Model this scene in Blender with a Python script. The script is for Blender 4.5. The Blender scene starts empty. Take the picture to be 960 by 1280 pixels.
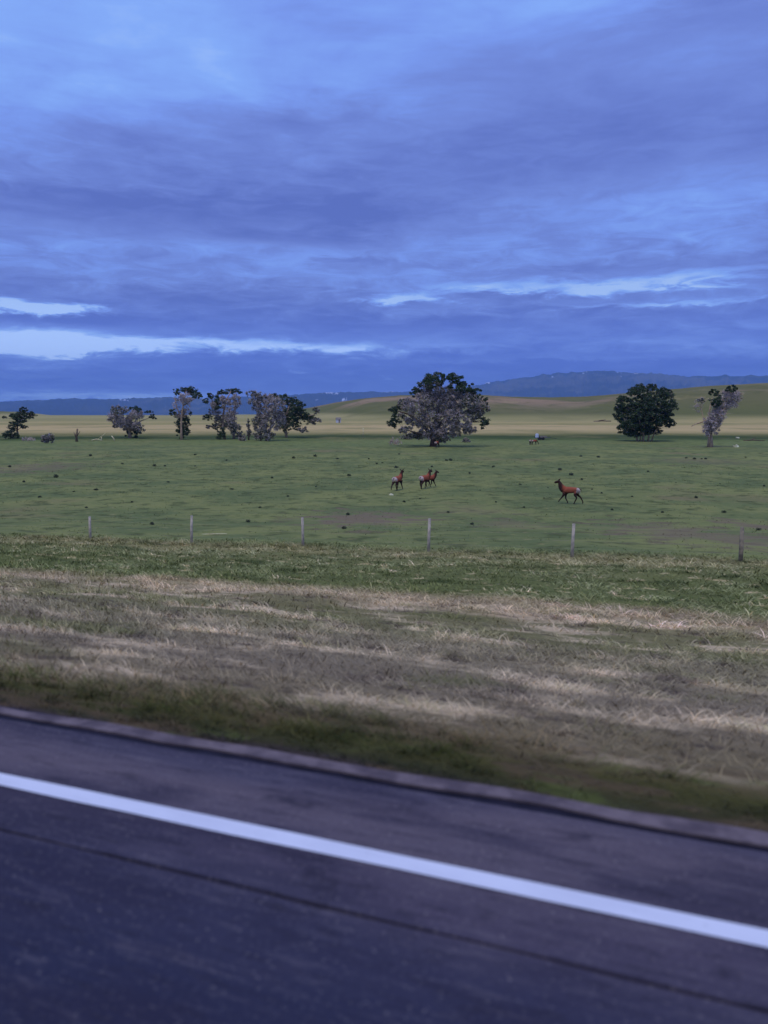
import bpy, math, random
import numpy as np
from mathutils import Vector, Matrix, noise as mnoise
random.seed(7); np.random.seed(7)
R = math.radians
scene = bpy.context.scene
COL = scene.collection

# ------------------------------------------------------------------ camera
PITCH = R(8.0); FPX = 924.4; CAMZ = 1.7
cam_d = bpy.data.cameras.new("camera")
cam = bpy.data.objects.new("camera", cam_d); COL.objects.link(cam)
cam.location = (0, 0, CAMZ); cam.rotation_euler = (R(90) - PITCH, 0, 0)
cam_d.sensor_fit = 'VERTICAL'; cam_d.sensor_height = 36.0; cam_d.lens = 26.0
cam_d.clip_start = 0.05; cam_d.clip_end = 80000
cam_d.dof.use_dof = True; cam_d.dof.focus_distance = 120.0
cam_d.dof.aperture_fstop = 0.026 / 0.021          # a 21 mm wide pupil: the near verge goes soft
scene.camera = cam
CS, SN = math.cos(PITCH), math.sin(PITCH)
def ray(px, py):
    """direction of a pixel of the 960x1280 photograph, world axes"""
    a, b = px - 480.0, 640.0 - py
    v = Vector((a, FPX * CS + b * SN, -FPX * SN + b * CS)); v.normalize(); return v
def azel(px, py):
    v = ray(px, py); return math.atan2(v.x, v.y), math.asin(v.z)

# ------------------------------------------------------------------ colour management
scene.view_settings.view_transform = 'Standard'; scene.view_settings.look = 'None'
scene.view_settings.exposure = 0.0; scene.view_settings.gamma = 1.0
scene.cycles.use_denoising = True
scene.cycles.volume_bounces = 1; scene.cycles.max_bounces = 6
scene.cycles.diffuse_bounces = 2; scene.cycles.transparent_max_bounces = 8

def s2l(c):
    return tuple(((v/255.0)/12.92 if v/255.0 <= 0.04045 else ((v/255.0 + 0.055)/1.055)**2.4) for v in c)
LIGHT = (0.47, 0.56, 1.05)      # how bright a white card lying in this dusk light photographs
def A(r, g, b, k=1.0):
    """surface colour of something that photographs as r,g,b in this light"""
    l = s2l((r, g, b)); return tuple(min(0.9, max(0.004, k*l[i]/LIGHT[i])) for i in range(3)) + (1.0,)

# ------------------------------------------------------------------ node helper
class NT:
    def __init__(s, tree): s.t = tree; s.n = tree.nodes; s.l = tree.links
    def put(s, sock, v):
        if isinstance(v, bpy.types.NodeSocket): s.l.new(v, sock)
        elif v is not None: sock.default_value = v
    def m(s, op, a, b=None, c=None, clamp=False):
        n = s.n.new('ShaderNodeMath'); n.operation = op; n.use_clamp = clamp
        for i, v in enumerate((a, b, c)):
            if v is not None: s.put(n.inputs[i], v)
        return n.outputs[0]
    def add(s, a, b): return s.m('ADD', a, b)
    def sub(s, a, b): return s.m('SUBTRACT', a, b)
    def mul(s, a, b): return s.m('MULTIPLY', a, b)
    def smooth(s, v, a, b, lo=0.0, hi=1.0):
        n = s.n.new('ShaderNodeMapRange'); n.interpolation_type = 'SMOOTHSTEP'
        s.put(n.inputs['Value'], v); s.put(n.inputs['From Min'], a); s.put(n.inputs['From Max'], b)
        n.inputs['To Min'].default_value = lo; n.inputs['To Max'].default_value = hi
        return n.outputs[0]
    def lin(s, v, a, b, lo=0.0, hi=1.0):
        n = s.n.new('ShaderNodeMapRange'); s.put(n.inputs['Value'], v)
        n.inputs['From Min'].default_value = a; n.inputs['From Max'].default_value = b
        n.inputs['To Min'].default_value = lo; n.inputs['To Max'].default_value = hi
        return n.outputs[0]
    def noise(s, vec, scale, detail=4, rough=0.55, dist=0.0):
        n = s.n.new('ShaderNodeTexNoise'); s.put(n.inputs['Vector'], vec)
        n.inputs['Scale'].default_value = scale; n.inputs['Detail'].default_value = detail
        n.inputs['Roughness'].default_value = rough; n.inputs['Distortion'].default_value = dist
        return n.outputs['Fac']
    def vec(s, x, y, z):
        n = s.n.new('ShaderNodeCombineXYZ')
        for i, v in enumerate((x, y, z)): s.put(n.inputs[i], v)
        return n.outputs[0]
    def sep(s, v):
        n = s.n.new('ShaderNodeSeparateXYZ'); s.put(n.inputs[0], v); return n.outputs
    def mix(s, f, a, b, mode='MIX'):
        n = s.n.new('ShaderNodeMix'); n.data_type = 'RGBA'; n.blend_type = mode
        s.put(n.inputs[0], f); s.put(n.inputs[6], a); s.put(n.inputs[7], b); return n.outputs[2]
    def ramp(s, f, stops, interp='LINEAR'):
        n = s.n.new('ShaderNodeValToRGB'); s.put(n.inputs[0], f); e = n.color_ramp.elements
        n.color_ramp.interpolation = interp
        e[0].position, e[0].color = stops[0]; e[1].position, e[1].color = stops[-1]
        for p, c in stops[1:-1]:
            k = e.new(p); k.color = c
        return n.outputs[0]

# ------------------------------------------------------------------ sky
world = bpy.data.worlds.new("World"); scene.world = world; world.use_nodes = True
world.node_tree.nodes.clear(); W = NT(world.node_tree)
SUN_EL, SUN_AZ = R(63), R(200)          # azimuth clockwise from +Y: behind the camera, a little left
tc = W.n.new('ShaderNodeTexCoord').outputs['Generated']
dx, dy, dz = W.sep(tc)
el = W.m('ARCSINE', dz); az = W.m('ARCTAN2', dx, dy)
zz = W.add(W.m('ABSOLUTE', dz), 0.045)
pl = W.vec(W.m('DIVIDE', dx, zz), W.m('DIVIDE', dy, zz), 0.0)       # a cloud layer seen in perspective
ae = W.vec(W.mul(az, 1.0), W.mul(el, 4.5), 0.0)
n_big = W.noise(pl, 0.42, 4, 0.5)
n_mid = W.noise(pl, 1.5, 7, 0.60, 0.8)
n_str = W.noise(ae, 5.0, 6, 0.62, 0.5)
n_fin = W.noise(ae, 15.0, 6, 0.66, 0.8)
wx = W.mul(W.sub(W.noise(ae, 8.0, 5, 0.65), 0.5), 0.34)
wy = W.add(W.mul(W.sub(n_str, 0.5), 0.040), W.mul(W.sub(n_fin, 0.5), 0.026))
qv = W.vec(W.add(az, wx), W.add(el, wy), 0.0)
val = W.add(0.385, W.mul(W.sub(n_big, 0.5), 0.30))
val = W.add(val, W.mul(W.sub(n_mid, 0.5), 0.50))
val = W.add(val, W.mul(W.sub(n_str, 0.5), 0.50))
val = W.add(val, W.mul(W.mul(W.sub(n_fin, 0.5), W.smooth(el, 0.45, 0.12)), 1.05))
# cloud masses and gaps: (px, py, half width, half height, softness, amount)
FEAT = [
 (180, 30, 420, 95, 0.9, 0.36), (-80, 90, 260, 70, 0.9, 0.12), (730, -6, 130, 26, 0.9, 0.25), (350, 112, 110, 22, 0.9, 0.13),
 (640, 170, 380, 100, 0.9, -0.15), (300, 215, 380, 60, 0.9, -0.12), (160, 275, 260, 40, 0.9, -0.10),
 (370, 297, 90, 10, 0.7, -0.18), (130, 300, 190, 12, 0.8, 0.14), (320, 262, 260, 14, 0.8, -0.14),
 (720, 262, 190, 30, 0.9, 0.20), (480, 325, 420, 24, 0.9, 0.18), (870, 245, 130, 34, 0.9, 0.15), (455, 330, 60, 7, 0.6, -0.2),
 (735, 357, 185, 7, 0.6, 0.60), (860, 376, 110, 3, 0.7, 0.40), (500, 373, 56, 5, 0.6, 0.6), (750, 333, 230, 8, 0.8, -0.08),
 (25, 384, 68, 8, 0.45, 0.85), (250, 374, 200, 13, 0.6, -0.20), (240, 402, 330, 13, 0.6, -0.25), (70, 401, 90, 7, 0.6, -0.10),
 (170, 433, 300, 9, 0.6, 0.58), (60, 470, 150, 3, .7, .14), (620, 452, 260, 3, .7, .14), (330, 476, 160, 3, .7, .12), (760, 448, 160, 4, .8, .12), (300, 412, 120, 4, .7, .12), (-200, 425, 260, 24, 0.5, 0.45), (330, 431, 120, 8, 0.5, 0.16), (60, 420, 120, 10, 0.7, 0.22),
 (500, 430, 120, 9, 0.8, 0.12), (300, 462, 900, 22, 0.5, -0.24), (700, 420, 360, 40, 0.8, -0.10), (760, 395, 300, 9, 0.7, -0.08),
 (880, 432, 260, 9, 0.8, 0.10), (120, 492, 170, 6, 0.6, 0.38), (560, 478, 90, 5, 0.7, 0.10), (357, 463, 8, 3, 0.6, 0.30), (497, 473, 10, 2.5, 0.6, 0.3),
]
for px, py, hw, hh, soft, amt in FEAT:
    a0, e0 = azel(px, py)
    vm = W.n.new('ShaderNodeVectorMath'); vm.operation = 'MULTIPLY_ADD'; W.l.new(qv, vm.inputs[0])
    vm.inputs[1].default_value = (FPX/hw, FPX/hh, 0); vm.inputs[2].default_value = (-a0*FPX/hw, -e0*FPX/hh, 0)
    ln = W.n.new('ShaderNodeVectorMath'); ln.operation = 'LENGTH'; W.l.new(vm.outputs[0], ln.inputs[0])
    val = W.add(val, W.smooth(ln.outputs['Value'], 1 - soft, 1 + soft, amt, 0.0))
def lin4(r, g, b): return s2l((r, g, b)) + (1.0,)
cl_hi = W.ramp(val, [(0.0, lin4(90, 110, 190)), (0.2, lin4(102, 123, 202)), (0.4, lin4(114, 138, 217)), (0.6, lin4(124, 156, 240)),
                     (0.8, lin4(136, 176, 252)), (1.0, lin4(170, 203, 255))])
cl_lo = W.ramp(val, [(0.0, lin4(82, 110, 212)), (0.2, lin4(95, 124, 222)), (0.4, lin4(109, 141, 234)), (0.6, lin4(126, 160, 248)),
                     (0.8, (0.36, 0.60, 1.18, 1)), (1.0, (0.62, 0.88, 1.40, 1))])
cl = W.mix(W.smooth(el, 0.05, 0.16), cl_lo, cl_hi)
bgc = W.n.new('ShaderNodeBackground'); W.put(bgc.inputs[0], cl); bgc.inputs[1].default_value = 1.07
sky = W.n.new('ShaderNodeTexSky'); sky.sky_type = 'NISHITA'; sky.sun_disc = False
sky.sun_elevation = SUN_EL; sky.sun_rotation = SUN_AZ
bgs = W.n.new('ShaderNodeBackground'); W.put(bgs.inputs[0], sky.outputs[0]); bgs.inputs[1].default_value = 0.07
ms = W.n.new('ShaderNodeMixShader'); ms.inputs[0].default_value = 0.94
W.l.new(bgs.outputs[0], ms.inputs[1]); W.l.new(bgc.outputs[0], ms.inputs[2])
W.l.new(ms.outputs[0], W.n.new('ShaderNodeOutputWorld').inputs[0])

sun_d = bpy.data.lights.new("sun", 'SUN'); sun_d.energy = 1.2; sun_d.angle = R(28); sun_d.color = (0.99, 0.99, 1.0)
sun = bpy.data.objects.new("sun", sun_d); COL.objects.link(sun)
sdir = Vector((math.sin(SUN_AZ)*math.cos(SUN_EL), math.cos(SUN_AZ)*math.cos(SUN_EL), math.sin(SUN_EL)))
sun.rotation_euler = (-sdir).to_track_quat('-Z', 'Y').to_euler(); sun.location = (0, -20, 60)

# ------------------------------------------------------------------ mesh helpers
def link(name, me, mat=None, parent=None, loc=None):
    o = bpy.data.objects.new(name, me); COL.objects.link(o)
    if mat is not None and me is not None:
        for mm in (mat if isinstance(mat, (list, tuple)) else [mat]): me.materials.append(mm)
    if parent is not None: o.parent = parent
    if loc is not None: o.location = loc
    return o
def tag(o, label=None, cat=None, group=None, kind=None):
    if label: o['label'] = label
    if cat: o['category'] = cat
    if group: o['group'] = group
    if kind: o['kind'] = kind
    return o
def thing(name, label, cat, loc, rz=0.0, group=None):
    o = bpy.data.objects.new(name, None); COL.objects.link(o); o.location = loc; o.rotation_euler = (0, 0, rz)
    o.empty_display_size = 0.2
    return tag(o, label, cat, group)
def np_mesh(name, V, F, smooth=False):
    """V (n,3), F (m,k) arrays with one k"""
    V = np.asarray(V, dtype=np.float32); F = np.asarray(F, dtype=np.int32)
    me = bpy.data.meshes.new(name); m, k = F.shape
    me.vertices.add(len(V)); me.vertices.foreach_set('co', V.ravel())
    me.loops.add(m*k); me.loops.foreach_set('vertex_index', F.ravel())
    me.polygons.add(m); me.polygons.foreach_set('loop_start', np.arange(0, m*k, k, dtype=np.int32))
    me.polygons.foreach_set('loop_total', np.full(m, k, dtype=np.int32))
    me.polygons.foreach_set('use_smooth', np.full(m, bool(smooth)))
    me.update(calc_edges=True); return me
class MB:
    def __init__(s): s.v = []; s.f = []
    def tube(s, pts, rad, seg=7, cap=True, lump=0.0):
        pts = [Vector(p) for p in pts]; n = len(pts); base = len(s.v); ref = Vector((0.31, 0.77, 0.13))
        for i, p in enumerate(pts):
            d = (pts[min(i+1, n-1)] - pts[max(i-1, 0)]).normalized()
            a = d.cross(ref)
            if a.length < 1e-3: a = d.cross(Vector((1, 0, 0)))
            a.normalize(); b = d.cross(a); r = rad[i] if not isinstance(rad, (int, float)) else rad
            for k in range(seg):
                t = 2*math.pi*k/seg; rr = r*(1 + lump*(random.random() - .5))
                s.v.append(tuple(p + a*math.cos(t)*rr + b*math.sin(t)*rr))
        for i in range(n-1):
            for k in range(seg):
                k2 = (k+1) % seg; q = base + i*seg
                s.f.append((q+k, q+k2, q+seg+k2, q+seg+k))
        if cap:
            s.f.append(tuple(base + k for k in reversed(range(seg))))
            s.f.append(tuple(base + (n-1)*seg + k for k in range(seg)))
    def box(s, c, h, M=None):
        b = len(s.v)
        for sx in (-1, 1):
            for sy in (-1, 1):
                for sz in (-1, 1):
                    p = Vector((c[0]+sx*h[0], c[1]+sy*h[1], c[2]+sz*h[2]))
                    s.v.append(tuple(M @ p if M else p))
        for f in ((0,1,3,2), (4,6,7,5), (0,4,5,1), (2,3,7,6), (0,2,6,4), (1,5,7,3)): s.f.append(tuple(b+i for i in f))
    def mesh(s, name, smooth=False):
        me = bpy.data.meshes.new(name); me.from_pydata(s.v, [], s.f); me.update()
        if smooth:
            for p in me.polygons: p.use_smooth = True
        return me
def sst(x): x = np.clip(x, 0, 1); return x*x*(3 - 2*x)
def hash2(a, b): 
    h = np.sin(a*127.1 + b*311.7)*43758.5453; return h - np.floor(h)
def vnoise(x, y):
    xi, yi = np.floor(x), np.floor(y); fx, fy = sst(x-xi), sst(y-yi)
    return ((hash2(xi, yi)*(1-fx) + hash2(xi+1, yi)*fx)*(1-fy) + (hash2(xi, yi+1)*(1-fx) + hash2(xi+1, yi+1)*fx)*fy)
def fbm(x, y, o=4):
    s = 0; a = .5
    for i in range(o): s = s + a*vnoise(x + 17.3*i, y - 9.1*i); x, y, a = x*2.03, y*2.03, a*.5
    return s

# ------------------------------------------------------------------ terrain
ND = np.array([0.3256, 0.9455]); RD = np.array([-0.9455, 0.3256])      # across the road / along it
def uv(x, y): return x*ND[0] + y*ND[1], x*RD[0] + y*RD[1]
KU = [-400, -60, -14, -8.2, -7.4, -7.3, 3.09, 3.15, 3.6, 4.4, 6, 8, 10.5, 13, 15.5, 18, 21, 25.5, 31, 38, 46, 54, 62, 75, 400]
KZ = [-3, -2.2, -1.7, -.35, -.04, -.25, -.25, -.03, -.12, -.32, -.70, -1.15, -1.64, -2.03, -2.38, -2.68, -2.96, -3.23, -3.72, -4.42, -5.12, -5.62, -5.9, -6.0, -6.0]
_ud = np.concatenate([np.linspace(-400, -14, 200), np.linspace(-13.9, 3.3, 500), np.linspace(3.31, 400, 8000)])
_zd = np.interp(_ud, KU, KZ)
_sm = np.convolve(np.pad(_zd[700:], 25, mode='edge'), np.ones(51)/51, 'valid')
_w = np.clip((_ud[700:] - 5)/3, 0, 1); _zd[700:] = _zd[700:]*(1-_w) + _sm*_w
RIDGE = [(-2400, 512), (-900, 508), (-400, 510), (-150, 511), (0, 514), (30, 515), (62, 519), (200, 519), (330, 518), (352, 514), (385, 510), (420, 503), (455, 498),
         (500, 494), (600, 494), (640, 496), (690, 497), (730, 496), (780, 492), (840, 487), (900, 482), (960, 479), (1100, 474), (1400, 468), (2400, 480)]
_raz = []; _rel = []
for px, py in RIDGE: a_, e_ = azel(px, py); _raz.append(a_); _rel.append(math.tan(e_))
def terrain(x, y):
    x = np.asarray(x, dtype=float); y = np.asarray(y, dtype=float)
    u, t = uv(x, y); z = np.interp(u, _ud, _zd)
    w = sst((u-4)/18)*(1 - sst((u-27)/32)); z = z - 0.03*np.clip(t, -40, 60)*w*(1 if True else 0)
    rr = np.hypot(x, y); az_ = np.arctan2(x, y)
    zr = np.interp(az_, _raz, _rel)
    hi = sst((zr - 0.004)/0.012)                       # 0 on the flat left part, 1 on the hills
    R0 = 620 - 190*hi; RR = 900 - 120*hi
    zr = CAMZ + RR*zr
    f = (rr - R0)/(RR - R0)
    zh = -6 + (zr + 6)*sst(f)
    gul = (fbm(x/75, y/75, 4) - .47)*2
    zh = zh + gul*5.0*hi*sst(f*1.6)*(1 - sst((f-.75)/.25))
    zh = np.where(rr > RR, zr - 85*sst((rr - RR)/900), zh)
    z = z + (zh + 6)*sst((u - 60)/140)
    z = z + (fbm(x/2.6, y/2.6, 3) - .45)*0.30*sst((u-5)/8) + (fbm(x/14, y/14, 3) - .45)*0.30*sst((u-26)/25)
    return z
def tz(x, y): return float(terrain(x, y))
_SS = 3.0*1.01**np.arange(700)
def hit(px, py, lift=0.0):
    """the ground point seen at a pixel"""
    d = ray(px, py)
    p = _SS[:, None]*np.array(d)[None, :]; below = np.nonzero(p[:, 2] + CAMZ <= terrain(p[:, 0], p[:, 1]))[0]
    k = int(below[0]) if len(below) else len(_SS) - 1
    lo, hi = float(_SS[max(k-1, 0)]), float(_SS[k])
    for _ in range(12):
        m_ = (lo+hi)/2; p = Vector((0, 0, CAMZ)) + d*m_
        if p.z <= tz(p.x, p.y): hi = m_
        else: lo = m_
    p = Vector((0, 0, CAMZ)) + d*hi
    return Vector((p.x, p.y, tz(p.x, p.y)))
def mpp(p): return (p.y*CS - (p.z - CAMZ)*SN)/FPX      # metres per photograph pixel at p

# ---- colours of the land, shared by the ground and the grass that grows on it
def land_group():
    g = bpy.data.node_groups.new("land_colour", 'ShaderNodeTree')
    g.interface.new_socket("Color", in_out='OUTPUT', socket_type='NodeSocketColor')
    N = NT(g); pos = N.n.new('ShaderNodeNewGeometry').outputs['Position']
    x, y, z = N.sep(pos); flat = N.vec(x, y, 0.0)
    u = N.add(N.mul(x, float(ND[0])), N.mul(y, float(ND[1]))); t = N.add(N.mul(x, float(RD[0])), N.mul(y, float(RD[1])))
    road = N.vec(N.mul(t, 0.48), u, 0.0)                       # clumps drawn out along the verge
    road2 = N.vec(N.mul(t, 0.65), u, 0.0)
    nA = N.noise(road, 0.45, 3, 0.5); nB = N.noise(road, 1.15, 5, 0.6); nC = N.noise(road2, 2.4, 5, 0.6, 0.3); nD = N.noise(flat, 0.05, 3, 0.5)
    # near verge by distance from the road
    uj = N.add(u, N.mul(N.mul(N.sub(nB, 0.5), N.smooth(u, 3.0, 14.0, 0.35, 5.0)), 1.0))
    uj = N.add(uj, N.mul(N.mul(N.sub(nA, 0.5), N.smooth(u, 4.0, 14.0, 0.4, 4.0)), 1.0))
    S = [(2.9, A(58, 52, 66)), (3.2, A(52, 48, 60)), (3.30, A(48, 50, 42)), (3.65, A(60, 62, 42)), (3.95, A(84, 78, 70)), (4.3, A(98, 93, 88)), (6.0, A(102, 97, 99)),
         (8.5, A(108, 104, 102)), (11.0, A(94, 96, 82)), (12.8, A(104, 102, 92)), (13.8, A(142, 133, 132)), (15.0, A(120, 113, 106)), (16.3, A(84, 92, 68)),
         (18, A(80, 90, 67)), (21, A(84, 93, 71)), (23.2, A(90, 97, 77)), (24.8, A(112, 112, 96)), (26.5, A(88, 99, 78)), (29, A(82, 94, 74))]
    near = N.ramp(N.lin(uj, 2.9, 29.0), [((a-2.9)/26.1, c) for a, c in S])
    dry = N.mul(N.smooth(u, 3.6, 4.6), N.smooth(u, 16.5, 13.0))
    near = N.mix(N.mul(dry, N.smooth(nB, 0.50, 0.62, 0, .9)), near, A(158, 149, 150))
    near = N.mix(N.mul(dry, N.smooth(nA, 0.54, 0.66, 0, .75)), near, A(76, 82, 60))
    near = N.mix(N.mul(dry, N.smooth(nC, 0.47, 0.34, 0, .8)), near, A(66, 60, 66))
    grn = N.mul(N.smooth(u, 15.0, 17.0), N.smooth(u, 27.5, 25.0))
    near = N.mix(N.mul(grn, N.smooth(nC, 0.57, 0.66, 0, .9)), near, A(152, 146, 134))
    near = N.mix(N.mul(grn, N.smooth(nB, 0.48, 0.36, 0, .7)), near, A(46, 58, 38))
    edge = N.smooth(u, 4.6, 3.9); near = N.mix(N.mul(edge, N.smooth(N.noise(road, 2.2, 4, 0.6), 0.50, 0.62, 0, .8)), near, A(72, 64, 62)); near = N.mix(N.mul(edge, N.smooth(nC, 0.55, 0.66, 0, .6)), near, A(70, 82, 54))
    # the pasture
    f1 = N.noise(flat, 0.11, 4, 0.6, 0.4); f2 = N.noise(flat, 0.55, 5, 0.62); f3 = N.noise(flat, 1.7, 4, 0.6)
    fld = N.mix(N.smooth(f1, 0.35, 0.65), A(80, 95, 76), A(102, 112, 86))
    fld = N.mix(N.smooth(N.add(N.mul(f1, .35), N.mul(nD, .65)), 0.55, 0.66, 0, 0.8), fld, A(98, 96, 88))
    fld = N.mix(N.smooth(f2, 0.50, 0.36, 0, 0.75), fld, A(58, 70, 54))
    fld = N.mix(N.smooth(f3, 0.55, 0.68, 0, 0.6), fld, A(116, 118, 98))
    f4 = N.noise(flat, 0.9, 3, 0.55); fld = N.mix(N.smooth(f4, 0.36, 0.27, 0, 0.75), fld, A(46, 58, 42))
    for (cx, cy, rx, ry, am) in PATCH:
        a_ = N.m('DIVIDE', N.sub(x, cx), rx); b_ = N.m('DIVIDE', N.sub(y, cy), ry)
        dd = N.add(N.m('SQRT', N.add(N.mul(a_, a_), N.mul(b_, b_))), N.mul(N.sub(f2, 0.5), 5.0))
        fld = N.mix(N.smooth(dd, 1.3, 0.3, 0, am), fld, A(98, 92, 94))
    c = N.mix(N.smooth(u, 25.5, 27.5), near, fld)
    # the far pasture, ditch line and dry flats
    fy = N.add(y, N.mul(N.sub(N.noise(flat, 0.012, 4, 0.6), 0.5), 60)); fy = N.add(fy, N.mul(N.sub(f1, 0.5), 22))
    S2 = [(140, A(88, 104, 80)), (172, A(92, 106, 80)), (184, A(72, 88, 62)), (192, A(50, 66, 46)), (206, A(54, 68, 48)), (216, A(88, 94, 70)), (240, A(134, 128, 108)),
          (270, A(150, 140, 122)), (330, A(148, 138, 120)), (360, A(118, 118, 92)), (400, A(140, 134, 112)), (470, A(120, 120, 96)), (640, A(132, 130, 108)), (900, A(118, 120, 100))]
    far = N.ramp(N.lin(fy, 140, 900), [((a-140)/760.0, cc) for a, cc in S2])
    g1 = N.noise(flat, 0.006, 5, 0.6); g2 = N.noise(flat, 0.022, 5, 0.65)
    hl = N.mix(N.smooth(z, -3, 9), A(86, 91, 70), A(120, 107, 105))
    hl = N.mix(N.smooth(g1, 0.42, 0.54, 0, 0.85), hl, A(80, 87, 60))
    hl = N.mix(N.smooth(g2, 0.58, 0.72, 0, 0.45), hl, A(134, 126, 112)); g3 = N.noise(flat, 0.055, 5, 0.7); hl = N.mix(N.smooth(g3, 0.50, 0.36, 0, 0.55), hl, A(72, 78, 54))
    far = N.mix(N.smooth(N.noise(flat, 0.03, 5, 0.65), 0.50, 0.34, 0, 0.6), far, A(104, 106, 84))
    far = N.mix(N.smooth(z, -5.2, -1.5), far, hl)
    far = N.mix(N.smooth(z, 19, 25, 0, .35), far, A(136, 128, 112))
    far = N.mix(N.mul(N.smooth(f2, 0.52, 0.36, 0, 0.5), N.smooth(y, 260, 180)), far, A(52, 66, 48)); far = N.mix(N.mul(N.smooth(f4, 0.38, 0.28, 0, 0.6), N.smooth(y, 240, 170)), far, A(46, 58, 42))
    c = N.mix(N.smooth(fy, 135, 170), c, far)
    out = N.n.new('NodeGroupOutput'); N.l.new(c, out.inputs[0])
    return g
PATCH = []
for px, py, sx, sy, am in ((455, 648, 75, 10, .9), (40, 585, 60, 6, .6), (860, 668, 90, 12, .75), (940, 658, 30, 8, .8), (600, 640, 60, 6, .35), (640, 655, 45, 6, .5), (880, 576, 60, 4, .4)):
    p = hit(px, py); q = hit(px, py - sy); PATCH.append((p.x, p.y, sx*mpp(p), (q - p).length, am))
LAND = land_group()
def mat(name, col=None, rough=0.9, spec=0.2):
    m = bpy.data.materials.new(name); m.use_nodes = True; N = NT(m.node_tree); b = N.n['Principled BSDF']
    b.inputs['Roughness'].default_value = rough; b.inputs['Specular IOR Level'].default_value = spec
    if col is not None: b.inputs['Base Color'].default_value = col
    return m, N, b
def noisy(name, c1, c2, scale=4.0, rough=0.9, bump=0.0, spec=0.2, stretch=(1, 1, 1)):
    m, N, b = mat(name, None, rough, spec); tcn = N.n.new('ShaderNodeTexCoord').outputs['Object']
    mp = N.n.new('ShaderNodeMapping'); N.l.new(tcn, mp.inputs[0]); mp.inputs['Scale'].default_value = stretch
    f = N.noise(mp.outputs[0], scale, 5, 0.6); N.put(b.inputs['Base Color'], N.mix(N.smooth(f, 0.35, 0.65), c1, c2))
    if bump:
        bn = N.n.new('ShaderNodeBump'); bn.inputs['Strength'].default_value = bump; N.l.new(f, bn.inputs['Height']); N.l.new(bn.outputs[0], b.inputs['Normal'])
    return m
m_land, N, b = mat("land", rough=0.95, spec=0.05)
gn = N.n.new('ShaderNodeGroup'); gn.node_tree = LAND
N.l.new(gn.outputs[0], b.inputs['Base Color'])
pos = N.n.new('ShaderNodeNewGeometry').outputs['Position']
bn = N.n.new('ShaderNodeBump'); bn.inputs['Strength'].default_value = 0.5; bn.inputs['Distance'].default_value = 0.12
N.l.new(N.noise(pos, 5.0, 5, 0.65), bn.inputs['Height']); N.l.new(bn.outputs[0], b.inputs['Normal'])

m_blade, N, b = mat("grass_blades", rough=0.8, spec=0.1)
gn = N.n.new('ShaderNodeGroup'); gn.node_tree = LAND
at = N.n.new('ShaderNodeAttribute'); at.attribute_name = 'tint'
N.put(b.inputs['Base Color'], N.mix(1.0, gn.outputs[0], at.outputs['Color'], 'MULTIPLY'))

# ---- the ground sheet: rings round the camera, finer in front
ang = np.concatenate([np.arange(-180, -56, 3.0), np.arange(-56, 56, 0.45), np.arange(56, 180, 3.0)])
rad = [0.0, 0.6]
while rad[-1] < 17000: rad.append(rad[-1]*(1.018 if rad[-1] < 1600 else 1.06))
rad = np.array(rad); na = len(ang); nr = len(rad)
RRg, AAg = np.meshgrid(rad, np.radians(ang), indexing='ij')
X = RRg*np.sin(AAg); Y = RRg*np.cos(AAg); Z = terrain(X, Y)
V = np.stack([X, Y, Z], -1).reshape(-1, 3)
idx = np.arange(nr*na).reshape(nr, na); nx = np.roll(idx, -1, axis=1)
F = np.stack([idx[:-1], nx[:-1], nx[1:], idx[1:]], -1)
kc = int(np.searchsorted(rad, 440.0))
def sub(F, name):
    Fr = F.reshape(-1, 4); us, inv = np.unique(Fr, return_inverse=True)
    return np_mesh(name, V[us], inv.reshape(-1, 4)[:, ::-1], True)
tag(link('ground', sub(F[:kc], 'ground'), m_land), 'green pasture and dry roadside verge reaching back to the dry flats', kind='structure')
tag(link('hills', sub(F[kc:], 'hills'), m_land), 'low rolling tan and olive grass hills behind the flats', kind='structure')

# ------------------------------------------------------------------ road
def P(u, t, z=0.0): return (u*ND[0] + t*RD[0], u*ND[1] + t*RD[1], z)
def strip(u0, u1, z, t0=-600, t1=600, skirt=0.0, wob=0.0, near=0.25):
    """a long sheet between two distances from the camera, optional sides"""
    ts = [t0]; 
    while ts[-1] < t1: ts.append(ts[-1] + max(near, abs(ts[-1])*0.06))
    V, F = [], []
    for t in ts:
        w0 = (mnoise.noise(Vector((t*1.7, u0*9, 1))) + .5*mnoise.noise(Vector((t*6, u0*9, 3))))*wob; w1 = (mnoise.noise(Vector((t*1.7, u1*9, 5))) + .5*mnoise.noise(Vector((t*6, u1*9, 8))))*wob
        V += [P(u0+w0, t, z - skirt), P(u0+w0, t, z), P(u1+w1, t, z), P(u1+w1, t, z - skirt)]
    for i in range(len(ts)-1):
        a, b_ = 4*i, 4*i+4
        F.append((a+1, b_+1, b_+2, a+2)[::-1])
        if skirt: F.append((a, b_, b_+1, a+1)[::-1]); F.append((a+2, b_+2, b_+3, a+3)[::-1])
    return np_mesh('strip', V, F)
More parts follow.
